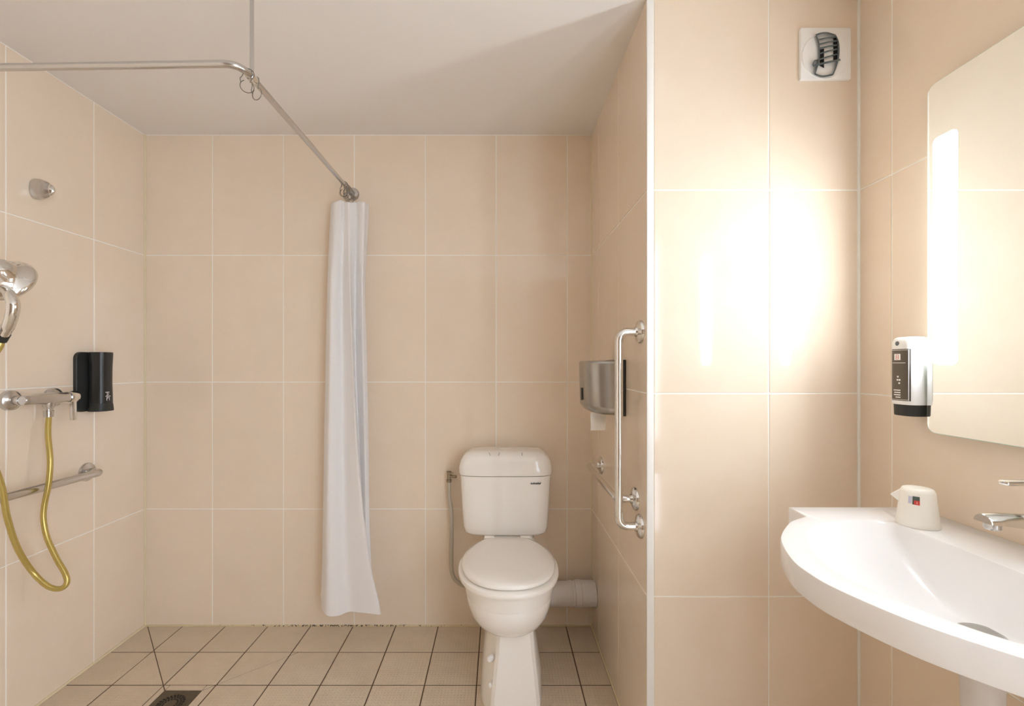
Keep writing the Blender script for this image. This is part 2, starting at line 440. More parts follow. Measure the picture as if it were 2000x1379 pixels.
rings = [ring([r-.012 for r in ro], ZT-AP), ring([r-.001 for r in ro], ZT-AP), ring(ro, ZT-AP+.002), ring(ro, ZT-.004), ring([r-.001 for r in ro], ZT-.0012), ring([r-.004 for r in ro], ZT),
         ring([r+.004 for r in ri], ZT), ring(ri, ZT-.0012), ring(mix(.975), ZT-.006)]
for k in (.94, .88, .8, .7, .58, .45, .32, .2, .1): rings.append(ring(mix(k), ZT-.006-.108*(1-(k/.975)**2.6)))
b = B(); loft(b, rings, cap0=False); body = link('basin_body', b, 'basin', bas, 40)
# underside bowl
def under(k): return [min(a-.014, c*.97)*k for a, c in zip(ro, ri)]
b = B(); loft(b, [ring(under(1), ZT-AP-.0005), ring(under(.96), ZT-AP-.008), ring(under(.85), ZT-AP-.03), ring(under(.65), ZT-AP-.062), ring(under(.4), ZT-AP-.085), ring(under(.12), ZT-AP-.095)], cap0=False)
b2 = ring([r-.012 for r in ro], ZT-AP); 
r1 = [b.verts.new(p) for p in b2]; r2 = [b.verts.new(p) for p in ring([u_-.0001 for u_ in under(1)], ZT-AP)]
for i in range(len(r1)):
    j = (i+1) % len(r1); b.faces.new((r1[i], r1[j], r2[j], r2[i]))
link('underside', b, 'basin', bas, 40)
b = B(); lathe(b, [(.0, .0), (.034, .0), (.034, .004), (.028, .007), (.02, .0075), (.0, .0065)], (BC.x, BC.y, ZT-.112)); link('drain_plug', b, 'steel', bas)

# basin trap
tr = tag(empty('basin_trap', (.86, YM, .45)), 'pale plastic trap pipe hanging below the washbasin', 'pipe')
b = B(); lathe(b, [(.0, .0), (.026, .0), (.030, .006), (.03, .09), (.024, .1), (.018, .1), (.018, .155), (.028, .16), (.029, .205), (.032, .225), (.034, .262)], (BC.x, YM, .468)); link('trap_body', b, 'pale', tr)
b = B(); tube(b, fillet([(BC.x+.02, YM, .54), (XR-.0005, YM, .54)], .01), .016); link('outlet_pipe', b, 'pale', tr)

# tap
fa = tag(empty('basin_tap', (.99, YM, ZT)), 'chrome single-lever tap standing on the ledge of the washbasin', 'tap')
b = B(); lathe(b, [(.0, 0), (.027, 0), (.027, .006), (.023, .01), (.022, .11), (.024, .112), (.024, .142), (.018, .15), (.0, .151)], (.99, YM, ZT)); link('tap_body', b, 'chrome', fa)
def dprof(c, wd, ht, t):       # arched section in the plane across x
    out = []
    for k in range(13):
        a = math.pi*k/12; out.append((c[0], c[1]+wd*math.cos(a), c[2]+ht*math.sin(a)))
    return out
b = B(); loft(b, [dprof((.98, YM, .938), .016, .030, 0), dprof((.93, YM, .951), .0155, .024, 0), dprof((.88, YM, .958), .0165, .019, 0), dprof((.853, YM, .9605), .0165, .0155, 0), dprof((.850, YM, .961), .0150, .0140, 0)])
sp = link('spout', b, 'chrome', fa)
b = B(); lathe(b, [(.0, 0), (.0105, 0), (.012, .002), (.012, .012)], (.868, YM, .9485)); link('aerator', b, 'satin', sp)
b = B(); box(b, (.886, YM-.009, 1.026), (1.0, YM+.009, 1.034), .003); link('lever', b, 'chrome', fa)

# cup
CX, CY = .953, 1.035
cu = tag(empty('tumbler', (CX, CY, ZT)), 'white wrapped tumbler upside down with a small red and dark print on the washbasin', 'cup')
def cupr(h): return .0395-.0095*(h/.083)
b = B(); lathe(b, [(.0, .0004), (.0393, .0004), (.0398, .002), (cupr(.02), .02), (cupr(.05), .05), (cupr(.076), .076), (.0275, .083), (.023, .0845), (.0, .085)], (CX, CY, ZT), seg=48); cb = link('cup_body', b, 'cup', cu, 50)
toc = math.atan2(-CY, -CX)
fd = toc-1.45
def cp(a, h, off): return Vector((CX+(cupr(h)+off)*math.cos(a), CY+(cupr(h)+off)*math.sin(a), ZT+h))
b = B()
fin = [(.082, -.006), (.0625, .0155), (.0605, .0135), (.052, .003), (.046, -.003), (.075, -.010)]
loft(b, [[cp(fd-w_/cupr(h)*(1.0 if o < .01 else .3), h, o) for h, o in fin] for w_ in (-.006, .006)])
link('wrapper_flap', b, 'cup', cu, 0)
def patch(bm, org, r, a0, a1, z0, z1, n=6, t=.0005, slant=0):
    """curved thin panel on a vertical cylinder; r may be a function of z"""
    rf = r if callable(r) else (lambda z: r)
    ro_ = []
    for k in range(n+1):
        a = a0+(a1-a0)*k/n; s = slant*k/n
        ro_.append([Vector((org[0]+(rf(z)+o)*math.cos(a), org[1]+(rf(z)+o)*math.sin(a), z+s)) for z, o in ((z0, -.0006), (z1, -.0006), (z1, t), (z0, t))])
    loft(bm, ro_)
    return bm
cr = lambda z: cupr(z-ZT)+.0002
b = B(); patch(b, (CX, CY), cr, toc-.27, toc+.10, ZT+.052, ZT+.070); link('print', b, 'slate', cu, 30)
b = B(); patch(b, (CX, CY), cr, toc-.19, toc+.10, ZT+.052, ZT+.0615, t=.0007); link('print', b, 'red', cu, 30)
b = B(); patch(b, (CX, CY), cr, toc-.50, toc-.31, ZT+.053, ZT+.069); link('print', b, 'lilac', cu, 30)
b = B()
for k in range(2): patch(b, (CX, CY), cr, toc-.055, toc-.02, ZT+.0545+.003*k, ZT+.056+.003*k, n=2, t=.0009)
link('print', b, 'cup', cu, 30)

# ------------------------------------------------------------------ white soap dispenser by the mirror
SX, SY = 1.0295, 1.137
sd = tag(empty('soap_dispenser', (XR, SY, 1.108)), 'white soap bottle with grey label on the tiled wall beside the mirror', 'dispenser')
link('wall_plate', box(B(), (XR-.006, SY-.034, 1.112), (XR-.0003, SY+.032, 1.30), .003), 'whitep', sd)
def sring(z, k=1.0, e=3.0):
    out = []
    for i in range(48):
        a = 2*math.pi*i/48; c, s = math.cos(a), math.sin(a)
        out.append((SX+math.copysign(abs(c)**(2/e), c)*.031*k, SY+math.copysign(abs(s)**(2/e), s)*.0325*k, z))
    return out
b = B(); loft(b, [sring(1.138, .97), sring(1.142), sring(1.285), sring(1.296, .97), sring(1.303, .88), sring(1.306, .7)]); bt = link('bottle', b, 'whitep', sd, 60)
b = B(); loft(b, [sring(1.110, .86), sring(1.112, .9), sring(1.138, .92)]); link('pump_base', b, 'blackm', sd, 60)
fxx = SX-.031
def lpatch(bm, y0, y1, z0, z1, off, n=10):
    rr = []
    for k in range(n+1):
        y = y0+(y1-y0)*k/n; x = SX-.031*(1-abs(y/.0325)**3)**(1/3)
        rr.append([(x+.001, SY+y, z0), (x+.001, SY+y, z1), (x-off, SY+y, z1), (x-off, SY+y, z0)])
    loft(bm, rr); return bm
link('label_frame', lpatch(B(), -.0265, .0265, 1.1475, 1.276, .0003), 'ink', sd, 40)
lb = link('label', lpatch(B(), -.0255, .0255, 1.1485, 1.275, .0005), 'label', sd, 40)
b = B()
lpatch(b, -.0240, -.0232, 1.1502, 1.2728, .0007, 2); lpatch(b, -.0240, .0240, 1.2728, 1.2736, .0007); lpatch(b, -.0240, .0240, 1.1495, 1.1503, .0007)
lpatch(b, -.018, .018, 1.241, 1.2422, .0007); lpatch(b, -.006, .012, 1.2485, 1.264, .0007, 4)
for k, wd in enumerate((.020, .018, .019, .014)): lpatch(b, -.006, -.006+wd, 1.172-.0058*k, 1.1745-.0058*k, .0007, 4)
for yy, zz in ((.002, 1.207), (-.003, 1.199), (.003, 1.199), (-.002, 1.191)): lpatch(b, yy-.003, yy+.0015, zz-.002, zz+.002, .0007, 2)
tag(link('print', b, 'whitep', lb, 0), kind='stuff')
b = B()
for z in (1.2505, 1.2555, 1.2605): lpatch(b, -.001, .006, z, z+.001, .0009, 2)
for y in (-.001, .0055): lpatch(b, y, y+.001, 1.2505, 1.2615, .0009, 1)
tag(link('print', b, 'red', lb, 0), kind='stuff')
b = B(); lathe(b, [(.0055, 0), (.0055, .0012), (.0, .0014)], (fxx+.0012, SY+.004, 1.290), (-1, 0, 0)); link('lock_button', b, 'grey', sd)

# ------------------------------------------------------------------ vent
ve = tag(empty('air_vent', (.955, YC, 2.075)), 'square white air vent with a dark curved louvre high on the tiled wall', 'vent')
def V(X, Y, dp=0):
    return W(1530+X/9.194, 30+Y/9.193, YC-dp)
p0, p1 = V(265, 1190), V(1165, 268)
link('plate', box(B(), (p0.x, YC-.012, p0.z), (p1.x, YC+.0005, p1.z), .003), 'whitep', ve)
cv = V(735, 745, .012); b = B(); lathe(b, [(.0, .006), (.030, .006), (.060, .0035), (.0655, .0035), (.067, .0), (.067, -.004)], cv, (0, -1, 0), 48); link('disc', b, 'whitep', ve)
for poly in (((652, 620), (725, 600), (725, 945), (652, 905)), ((900, 390), (962, 400), (970, 560), (960, 790), (895, 800))):  # dark pieces on the disc stand in for shade in the recess
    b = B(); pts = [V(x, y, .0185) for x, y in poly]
    loft(b, [pts, [p+Vector((0, -.0012, 0)) for p in pts]]); link('opening_shade', b, 'dark', ve, 0)
def flat_bar(b, pts, wd, dp0, dp1):
    P = [V(x, y, dp0) for x, y in pts]; Q = [V(x, y, dp1) for x, y in pts]; rings = []
    for i in range(len(P)):
        t = (P[min(i+1, len(P)-1)]-P[max(i-1, 0)]).normalized(); n = Vector((-t.z, 0, t.x))*wd/2
        rings.append([P[i]-n, P[i]+n, Q[i]+n, Q[i]-n])
    loft(b, rings); return b
for pts in ([(585, 365), (622, 450), (640, 560), (642, 780), (600, 940), (565, 1050)], [(940, 365), (985, 470), (998, 620), (985, 780), (940, 940), (890, 1065)]):
    link('side_rail', flat_bar(B(), [(p.x, p.y) for p in crom([(x, y, 0) for x, y in pts], 5)], .0042, .0185, .0245), 'grey', ve, 50)
for pts in ([(580, 355), (680, 322), (800, 318), (945, 362)], [(562, 1050), (650, 1085), (740, 1092), (890, 1062)]):
    link('end_rail', flat_bar(B(), [(p.x, p.y) for p in crom([(x, y, 0) for x, y in pts], 5)], .0050, .0185, .0245), 'grey', ve, 50)
for (xa, ya), (xb, yb) in (((635, 435), (950, 385)), ((650, 515), (975, 455)), ((650, 590), (985, 530)), ((645, 690), (990, 600)), ((600, 810), (992, 690))):
    link('slat', flat_bar(B(), [(xa, ya), ((xa+xb)/2, (ya+yb)/2-8), (xb, yb)], .0042, .0205, .0235), 'grey', ve, 50)
link('slider', flat_bar(B(), [(525, 905), (760, 850), (1025, 795)], .0060, .0215, .0275), 'grey', ve, 50)
link('slider_tab', flat_bar(B(), [(530, 900), (560, 815), (620, 800)], .0045, .0205, .0265), 'grey', ve, 50)

# ------------------------------------------------------------------ grab rails
def flange(b, c, ax, r=.037):
    lathe(b, [(.0, 0), (r, 0), (r, .004), (r*.93, .009), (r*.6, .0125), (.016, .014), (.014, .02)], c, ax, 32)
def grab(name, pts, ends, ax, r, label, m='chrome', loc=None):
    t = tag(empty(name, loc or ends[0]), label, 'grab rail', 'chrome grab rails')
    b = B(); tube(b, fillet(pts, .045, 10), r, 18); link('tube', b, m, t, 60)
    for e in ends:
        b = B(); flange(b, e, ax); link('flange', b, m, t)
    return t
gx = XA-.068
grab('grab_rail', [(XA-.001, 1.402, 1.338), (gx, 1.402, 1.338), (gx, 1.402, .738), (XA-.001, 1.402, .738)], [(XA, 1.402, .738), (XA, 1.402, 1.338)], (-1, 0, 0), .0125, 'upright chrome grab rail on the tiled wall beside the toilet')
gx2 = XA-.058
grab('grab_rail', [(XA-.001, 1.452, .808), (gx2, 1.452, .808), (gx2, 1.94, .805), (XA-.001, 1.94, .805)], [(XA, 1.452, .808), (XA, 1.94, .805)], (-1, 0, 0), .0125, 'level chrome grab rail low on the wall behind the upright rail')
gx3 = XL+.062
grab('grab_rail', [(XL+.001, 1.845, .80), (gx3, 1.845, .80), (gx3, 1.18, .805), (XL+.001, 1.18, .805)], [(XL, 1.845, .80), (XL, 1.18, .805)], (1, 0, 0), .0145, 'level satin grab rail below the shower mixer', 'satin')

# ------------------------------------------------------------------ paper dispenser
pd = tag(empty('paper_dispenser', (XA, 1.68, 1.06)), 'brushed steel paper dispenser with black back on the wall above the rails', 'dispenser')
DY, DW, DP = 1.685, .118, .122
def dring(z, k=1.0, e=3.6, dp=DP):
    out = []
    n = 28
    for i in range(n+1):
        a = math.pi*i/n; c, s = math.cos(a), math.sin(a)
        out.append((XA-.012-abs(s)**(2/e)*dp*k, DY+math.copysign(abs(c)**(2/e), c)*DW*k, z))
    return out
b = B(); loft(b, [dring(1.060, .84, dp=.085), dring(1.064, .96, dp=.092), dring(1.071, 1, dp=.103), dring(1.09, 1, dp=.118), dring(1.24, 1), dring(1.247, .985), dring(1.250, .95)]); link('cover', b, 'steel', pd, 45)
link('back_plate', box(B(), (XA-.0125, DY-DW-.003, 1.058), (XA-.0003, DY+DW+.003, 1.253), .002), 'black', pd)
link('level_window', box(B(), (XA-.1345, DY-.02, 1.105), (XA-.1325, DY+.006, 1.150), .0005), 'blackm', pd)
b = B(); rr_ = []
for k in range(7):
    z = 1.062-.066*k/6; o_ = .003*math.sin(k*1.2)
    rr_.append([(.333, 1.655+o_, z), (.388, 1.655+o_+.004, z), (.388, 1.6565+o_+.004, z), (.333, 1.6565+o_, z)])
loft(b, rr_); link('paper', b, 'paper', pd, 60)

# ------------------------------------------------------------------ toilet
TX = .034
to = tag(empty('toilet', (TX, 1.75, 0)), 'white floor-standing toilet with closed lid and close-coupled cistern', 'toilet')
def sup(cx, cy, hx, hy, z, e=2.6, n=56, eb=None):
    out = []
    for i in range(n):
        a = 2*math.pi*i/n; c, s = math.cos(a), math.sin(a)
        ee = eb if (eb and s > 0) else e
        out.append((cx+math.copysign(abs(c)**(2/ee), c)*hx, cy+math.copysign(abs(s)**(2/ee), s)*hy, z))
    return out
# cistern
ty0, ty1 = 1.955, 2.140
def tk(z, hw, f=0, r=5): return sup(TX-.006, (ty0+ty1)/2, hw, (ty1-ty0)/2-f, z, r)
b = B(); loft(b, [tk(.494, .150, .02), tk(.497, .170, .008), tk(.507, .182, .002), tk(.53, .1865), tk(.62, .193), tk(.752, .2005)]); link('cistern', b, 'porcelain', to, 50)
b = B(); loft(b, [tk(.7545, .1985), tk(.7555, .2035, -.003), tk(.766, .2065, -.004), tk(.79, .2055, -.004), tk(.815, .198, -.001), tk(.834, .186, .006), tk(.847, .170, .016), tk(.855, .150, .03), tk(.857, .11, .05)]); cl = link('cistern_lid', b, 'porcelain', to, 60)
b = B(); lathe(b, [(.032, -.01), (.032, .0006), (.029, .0012), (.0, .0013)], (TX-.006, 2.06, .8562)); link('flush_button', b, 'porcelain', to)
b = B()
for px, dx in ((955, 3), (975.5, -2), (1019.5, 0)):
    p, q = W(px, 884, 1.965), W(px+dx, 890, 1.951)
    b = B(); tube(b, [p, q], .0009, 6); link('lid_joint', b, 'ink', to)
b = B()
for i in range(9):
    p = W(1036.5+i*2.3, 945.5, 1.9555); h = .0035+.0045*abs(math.sin(i*2.1+1)); s = .0018
    q = [(p.x, p.z), (p.x+.0016, p.z), (p.x+.0016+s, p.z+h), (p.x+s, p.z+h)]
    loft(b, [[(x, 1.9535, z) for x, z in q], [(x, 1.958, z) for x, z in q]])
p = W(1036, 945.5, 1.9555); box(b, (p.x, 1.9535, p.z), (p.x+.043, 1.958, p.z+.0026))
link('maker_mark', b, 'ink', to, 0)
# pan: bowl
SC = 1.705
def egg(hx, yf, yb, z, e=2.25, n=64, rear=.5, cx=None):
    """front half elliptical, rear half narrowing to a straight back edge"""
    out = []; ym = yb-(yb-yf)*.47; cx = TX if cx is None else cx; h = n//2
    for i in range(h):
        p = i/h; q = p if p <= .5 else 1-p; sg = 1 if p <= .5 else -1
        if q <= .42:
            t = q/.42; x = (1-t)**2*hx+2*t*(1-t)*hx*.99+t*t*hx*rear; y = (1-t)**2*ym+2*t*(1-t)*(ym+.50*(yb-ym))+t*t*yb
        else: x = hx*rear*(1-(q-.42)/.08); y = yb
        out.append((cx+sg*x, y, z))
    for i in range(n-h):
        a = math.pi+math.pi*i/(n-h); c, s_ = math.cos(a), math.sin(a)
        out.append((cx+math.copysign(abs(c)**(2/e), c)*hx, ym+math.copysign(abs(s_)**(2/e), s_)*(ym-yf), z))
    return out
BX = TX+.003
b = B(); loft(b, [egg(.060, 1.60, 1.78, .2905, cx=BX), egg(.090, 1.573, 1.82, .294, cx=BX), egg(.115, 1.552, 1.86, .304, cx=BX), egg(.136, 1.533, 1.885, .322, cx=BX), egg(.150, 1.519, 1.905, .346, cx=BX), egg(.158, 1.510, 1.918, .375, cx=BX), egg(.162, 1.505, 1.925, .408, cx=BX), egg(.1615, 1.506, 1.925, .410, cx=BX), egg(.165, 1.501, 1.93, .4125, cx=BX), egg(.170, 1.497, 1.94, .44, cx=BX), egg(.173, 1.494, 1.95, .463, cx=BX)])
link('bowl', b, 'porcelain', to, 40)
link('cistern_shelf', box(B(), (TX-.105, 1.86, .40), (TX+.12, 2.14, .4935), .02, 4), 'porcelain', to)
# seat and lid
b = B(); loft(b, [egg(.176, 1.492, 1.918, .4645), egg(.185, 1.483, 1.925, .468), egg(.187, 1.481, 1.927, .476), egg(.185, 1.483, 1.925, .484), egg(.176, 1.492, 1.918, .487)]); link('seat', b, 'seat', to, 50)
b = B(); loft(b, [egg(.166, 1.503, 1.915, .4905), egg(.1735, 1.496, 1.92, .493), egg(.1745, 1.495, 1.921, .499), egg(.171, 1.499, 1.918, .505), egg(.155, 1.52, 1.905, .509), egg(.10, 1.60, 1.86, .5115)]); link('lid', b, 'seat', to, 60)
for s in (-1, 1):
    b = B(); tube(b, [(TX+s*.075-.02, 1.925, .499), (TX+s*.075+.02, 1.925, .499)], .012, 12); link('hinge', b, 'seat', to)
# pedestal with flat front panel and side foot
def ped(z, hf, hb, yf, yb, r=.012):
    return [(TX+.022+sx*h, y, z) for sx, h, y in ((-1, hf-r, yf), (1, hf-r, yf), (1, hf, yf+r), (1, hb, yf+.07), (1, hb, yb), (-1, hb, yb), (-1, hb, yf+.07), (-1, hf, yf+r))]
b = B(); loft(b, [ped(.0005, .089, .060, 1.565, 2.0), ped(.06, .086, .058, 1.567, 2.0), ped(.15, .077, .054, 1.574, 2.0), ped(.23, .068, .05, 1.584, 2.0), ped(.31, .063, .048, 1.597, 2.0)])
link('pedestal', b, 'porcelain', to, 40)
b = B(); loft(b, [sup(TX+.012, 1.79, .118, .205, .0005, 2.8), sup(TX+.012, 1.79, .117, .203, .03, 2.8), sup(TX+.012, 1.79, .113, .198, .10, 2.8), sup(TX+.010, 1.80, .101, .188, .19, 2.8), sup(TX+.008, 1.81, .086, .178, .29, 2.8)]); link('foot', b, 'porcelain', to, 50)
for px, py in ((957, 1287), (959.5, 1338)):
    d = 1.605 if py < 1300 else 1.598
    p = W(px, py, d); b = B(); lathe(b, [(.0105, -.016), (.0105, .0), (.008, .006), (.0, .008)], p, (-.5, -.8, .1), 16); link('screw_cap', b, 'whitep', to)
b = B()
for a, c in (((1017, 1193), (1024, 1193)), ((1017, 1196), (1022, 1190))):
    d = 1.513
    tube(b, [W(*a, d), W(*c, d)], .0008, 5)
link('scuff_mark', b, 'ink', to)

# waste pipe
wp = tag(empty('waste_pipe', (.30, 2.075, .12)), 'thick white plastic waste pipe running from the toilet to the tiled wall', 'pipe')
PY = 2.075; pz = 1.24-(1159-710)*PY/FPX
b = B(); lathe(b, [(.053, 0), (.053, .31)], (.085, PY, pz), (1, 0, 0), 40); link('pipe', b, 'pale', wp)
b = B(); lathe(b, [(.0535, 0), (.057, .002), (.059, .012), (.059, .028), (.056, .032), (.056, .088), (.058, .0935)], (.342, PY, pz), (1, 0, 0), 40); link('socket', b, 'pale', wp)
b = B(); lathe(b, [(.0535, 0), (.0555, .003), (.0555, .01), (.0535, .013)], (.318, PY, pz), (1, 0, 0), 40); link('collar', b, 'pale', wp)

# water supply pipe and valve
sv = tag(empty('supply_pipe', (-.235, 2.11, .35)), 'thin grey water pipe with an angle valve feeding the cistern', 'pipe')
b = B(); d = 2.115
pts = crom([W(877, 942, d), W(877.5, 970, d), W(881, 995, d), W(882, 1040, d), W(881.5, 1100, d), W(884, 1122, d), W(893, 1136, d), W(915, 1145, d), W(985, 1150, d)], 6)
tube(b, pts, [.0085 if i < 9 else .0095 for i in range(len(pts))], 14); link('pipe', b, 'pipe', sv, 60)
b = B(); c = W(877, 930, d)
lathe(b, [(.0, -.028), (.011, -.028), (.012, -.026), (.012, -.016), (.008, -.014), (.009, .012), (.011, .014), (.011, .022), (.0, .023)], c, (0, 0, 1), 12); link('valve', b, 'brass', sv)
b = B(); tube(b, [c+Vector((0, 0, .0)), c+Vector((.035, -.01, .0))], .007, 12); link('valve_outlet', b, 'brass', sv)
b = B(); box(b, (c.x-.004, c.y-.02, c.z+.012), (c.x+.022, c.y-.012, c.z+.021), .002); link('valve_handle', b, 'brass', sv)

# ------------------------------------------------------------------ shower curtain and rail
RZ, RX = 2.04, -.692
cr_ = tag(empty('curtain_rail', (RX, YB, RZ)), 'chrome shower curtain rail bent round a corner and hung from the ceiling', 'curtain rail')
b = B(); tube(b, fillet([(RX, YB-.001, RZ), (RX, 1.213, RZ), (XL+.001, 1.236, RZ)], .048, 12), .0095, 16); link('rail', b, 'satin', cr_, 60)
for c, ax in (((RX, YB, RZ), (0, -1, 0)), ((XL, 1.236, RZ), (1, 0, 0))):
    b = B(); lathe(b, [(.0, 0), (.031, 0), (.031, .003), (.026, .010), (.014, .013), (.0125, .03)], c, ax); link('flange', b, 'satin', cr_)
HY = 1.272
b = B(); tube(b, [(RX, HY, RZ-.004), (RX, HY, ZC-.001)], .0055, 14); hg = link('hanger', b, 'satin', cr_, 60)
b = B(); lathe(b, [(.0, 0), (.026, 0), (.026, .003), (.008, .014)], (RX, HY, ZC), (0, 0, -1)); link('ceiling_flange', b, 'chrome', hg)
b = B(); lathe(b, [(.0125, -.011), (.0125, .011)], (RX, HY, RZ), (0, 1, 0), 20); link('clamp', b, 'chrome', hg)

def hook(name, y, twist, lean, label, group=None, m='wire', loose=False):
    """wire hook: loop over the rail with a tail and a lower ring"""
    bm = B()
    r = .0135; pts = []
    for k in range(15):
        a = math.radians(200-220*k/14); pts.append(Vector((r*math.cos(a), 0, r*math.sin(a))))
    pts = [Vector((-.016, 0, -.030)), Vector((-.0185, 0, -.020)), Vector((-.0145, 0, -.012))]+pts+[Vector((.006, 0, -.022))]
    for k in range(15):
        a = math.radians(60-300*k/14); pts.append(Vector((.000+.017*math.cos(a), .001, -.036+.017*math.sin(a))))
    mt = Matrix.Rotation(twist, 4, 'Z') @ Matrix.Rotation(lean, 4, 'Y')
    pts = [Vector((RX, y, RZ))+(mt @ p) for p in crom(pts, 2)]
    tube(bm, pts, .0011, 6)
    return tag(link(name, bm, m, smooth=60, loc=(RX, y, RZ-.05)), label, 'curtain hook', group)
hook('curtain_hook', 1.255, .45, .1, 'bare wire curtain hook on the bend of the rail beside the hanger rod')
hook('curtain_hook', 1.290, -.35, -.15, 'bare wire curtain hook on the straight rail just behind the hanger rod')
for i in range(7):
    hook('curtain_hook', 2.03+.0125*i, .5*math.sin(i*2.3), .18*math.sin(i*1.7), ['dark wire hook nearest the wall flange among the bunched curtain hooks', 'bunched dark wire curtain hook second from the wall flange', 'bunched dark wire curtain hook third from the wall flange', 'bunched dark wire curtain hook in the middle of the seven', 'bunched dark wire curtain hook third from the open rail', 'bunched dark wire curtain hook second from the open rail', 'dark wire hook nearest the open rail among the bunched curtain hooks'][6-i], 'bunched curtain hooks')

# curtain
keys = [   # y px, plan points (px, depth)
 (391, [(668, 2.118), (655, 2.112), (646, 2.085), (652, 2.045), (664, 2.035), (671, 2.062), (674, 2.058), (680, 2.040), (690, 2.062), (697, 2.078), (703, 2.048), (712, 2.042), (716, 2.080), (721, 2.112), (715, 2.120)]),
 (450, [(665, 2.115), (652, 2.108), (643, 2.080), (650, 2.035), (662, 2.032), (670, 2.050), (674, 2.046), (682, 2.030), (690, 2.055), (697, 2.072), (703, 2.045), (711, 2.042), (714, 2.075), (718, 2.108), (710, 2.118)]),
 (560, [(660, 2.115), (648, 2.105), (639, 2.075), (645, 2.018), (656, 2.022), (668, 2.056), (678, 2.026), (684, 2.012), (688, 2.05), (694, 2.085), (702, 2.06), (708, 2.048), (711, 2.07), (713, 2.095), (700, 2.112)]),
 (700, [(658, 2.11), (644, 2.1), (636, 2.07), (643, 2.0), (656, 2.01), (669, 2.046), (682, 2.014), (689, 1.996), (690, 2.045), (694, 2.09), (702, 2.068), (709, 2.052), (714, 2.07), (716, 2.09), (700, 2.11)]),
 (860, [(655, 2.11), (640, 2.1), (633, 2.065), (640, 1.99), (654, 1.998), (670, 2.034), (686, 2.004), (697, 1.986), (698, 2.04), (700, 2.09), (706, 2.07), (712, 2.054), (717, 2.068), (719, 2.085), (705, 2.105)]),
 (1000, [(650, 2.105), (637, 2.095), (631, 2.06), (638, 1.984), (654, 1.988), (672, 2.022), (692, 1.996), (709, 1.98), (710, 2.03), (708, 2.075), (710, 2.07), (714, 2.06), (718, 2.066), (721, 2.078), (708, 2.1)]),
 (1110, [(645, 2.1), (635, 2.09), (629, 2.058), (637, 1.978), (655, 1.98), (676, 2.014), (700, 1.994), (725, 1.976), (724, 2.02), (716, 2.065), (712, 2.066), (714, 2.062), (719, 2.064), (725, 2.07), (712, 2.095)]),
 (1190, [(642, 2.1), (633, 2.088), (627, 2.055), (637, 1.974), (658, 1.976), (682, 2.01), (710, 1.99), (742, 1.972), (738, 2.015), (722, 2.06), (714, 2.064), (716, 2.06), (722, 2.062), (729, 2.066), (716, 2.09)]),
]
def zkey(y): return EYE-(y-VY)*2.03/FPX
rows = []
NV = 60
for j in range(NV+1):
    y = 391+(1190-391)*j/NV
    for a in range(len(keys)-1):
        if keys[a][0] <= y <= keys[a+1][0]: break
    k0, k1 = keys[a], keys[a+1]; s = (y-k0[0])/(k1[0]-k0[0]); s2 = s
    km, kp = keys[max(a-1, 0)], keys[min(a+2, len(keys)-1)]
    ctl = []
    for i in range(15):
        p = [Vector((k[1][i][0], k[1][i][1], 0)) for k in (km, k0, k1, kp)]
        q = .5*((2*p[1])+(p[2]-p[0])*s+(2*p[0]-5*p[1]+4*p[2]-p[3])*s*s+(3*p[1]-p[0]-3*p[2]+p[3])*s**3)
        ctl.append(Vector(((q.x-VX)*q.y/FPX, q.y, zkey(y))))
    row = crom(ctl, 7)
    t = j/NV
    for n_, p in enumerate(row):
        u = n_/(len(row)-1)
        if t > .9:      # hem swings a little
            k = (t-.9)/.1; p.z += k*(.010*math.sin(3.1*math.pi*u)**2 + (.040 if u < .17 else 0))
        if t < .03: p.z += .006*math.sin(u*22)*(1-t/.03)
    rows.append(row)
b = B(); R_ = loft(b, rows, close=False)
cu_ = tag(empty('shower_curtain', (RX, 2.06, .16)), 'white cloth shower curtain gathered into a narrow bunch by the wall', 'curtain')
link('cloth', b, 'cloth', cu_, 70)
b = B()
for kk in (0, 1):
    hem = []
for i in range(0, len(rows[0]), 1): pass
tube(b, [p+Vector((0, 0, .0)) for p in rows[-1]], .0016, 6); link('hem', b, 'cloth', cu_, 60)
b = B(); tube(b, [p for p in rows[0]], .0014, 6); link('hem', b, 'cloth', cu_, 60)

# ------------------------------------------------------------------ shower: robe hook, dispenser, mixer, hose, hand shower
rh = tag(empty('wall_hook', (XL, 1.62, 1.83)), 'pointed chrome hook high on the tiled shower wall', 'hook')
hz = EYE+(710-370)*1.64/FPX
def flat(bm):
    for v in bm.verts: v.co.y = 1.636+(v.co.y-1.663)*.5; v.co.x = XL+(v.co.x-XL)*.76
b = B(); lathe(b, [(.0, 0), (.035, 0), (.0365, .004), (.0375, .02), (.036, .036), (.032, .052), (.0265, .066), (.021, .076)], (XL, 1.663, hz), (1, .10, -.03), 36); flat(b); link('cone', b, 'satin', rh, 40)
b = B(); lathe(b, [(.0215, .0745), (.0215, .0765), (.016, .086), (.009, .093), (.0, .0955)], (XL, 1.663, hz), (1, .10, -.03), 28); flat(b); link('tip', b, 'chrome', rh, 40)

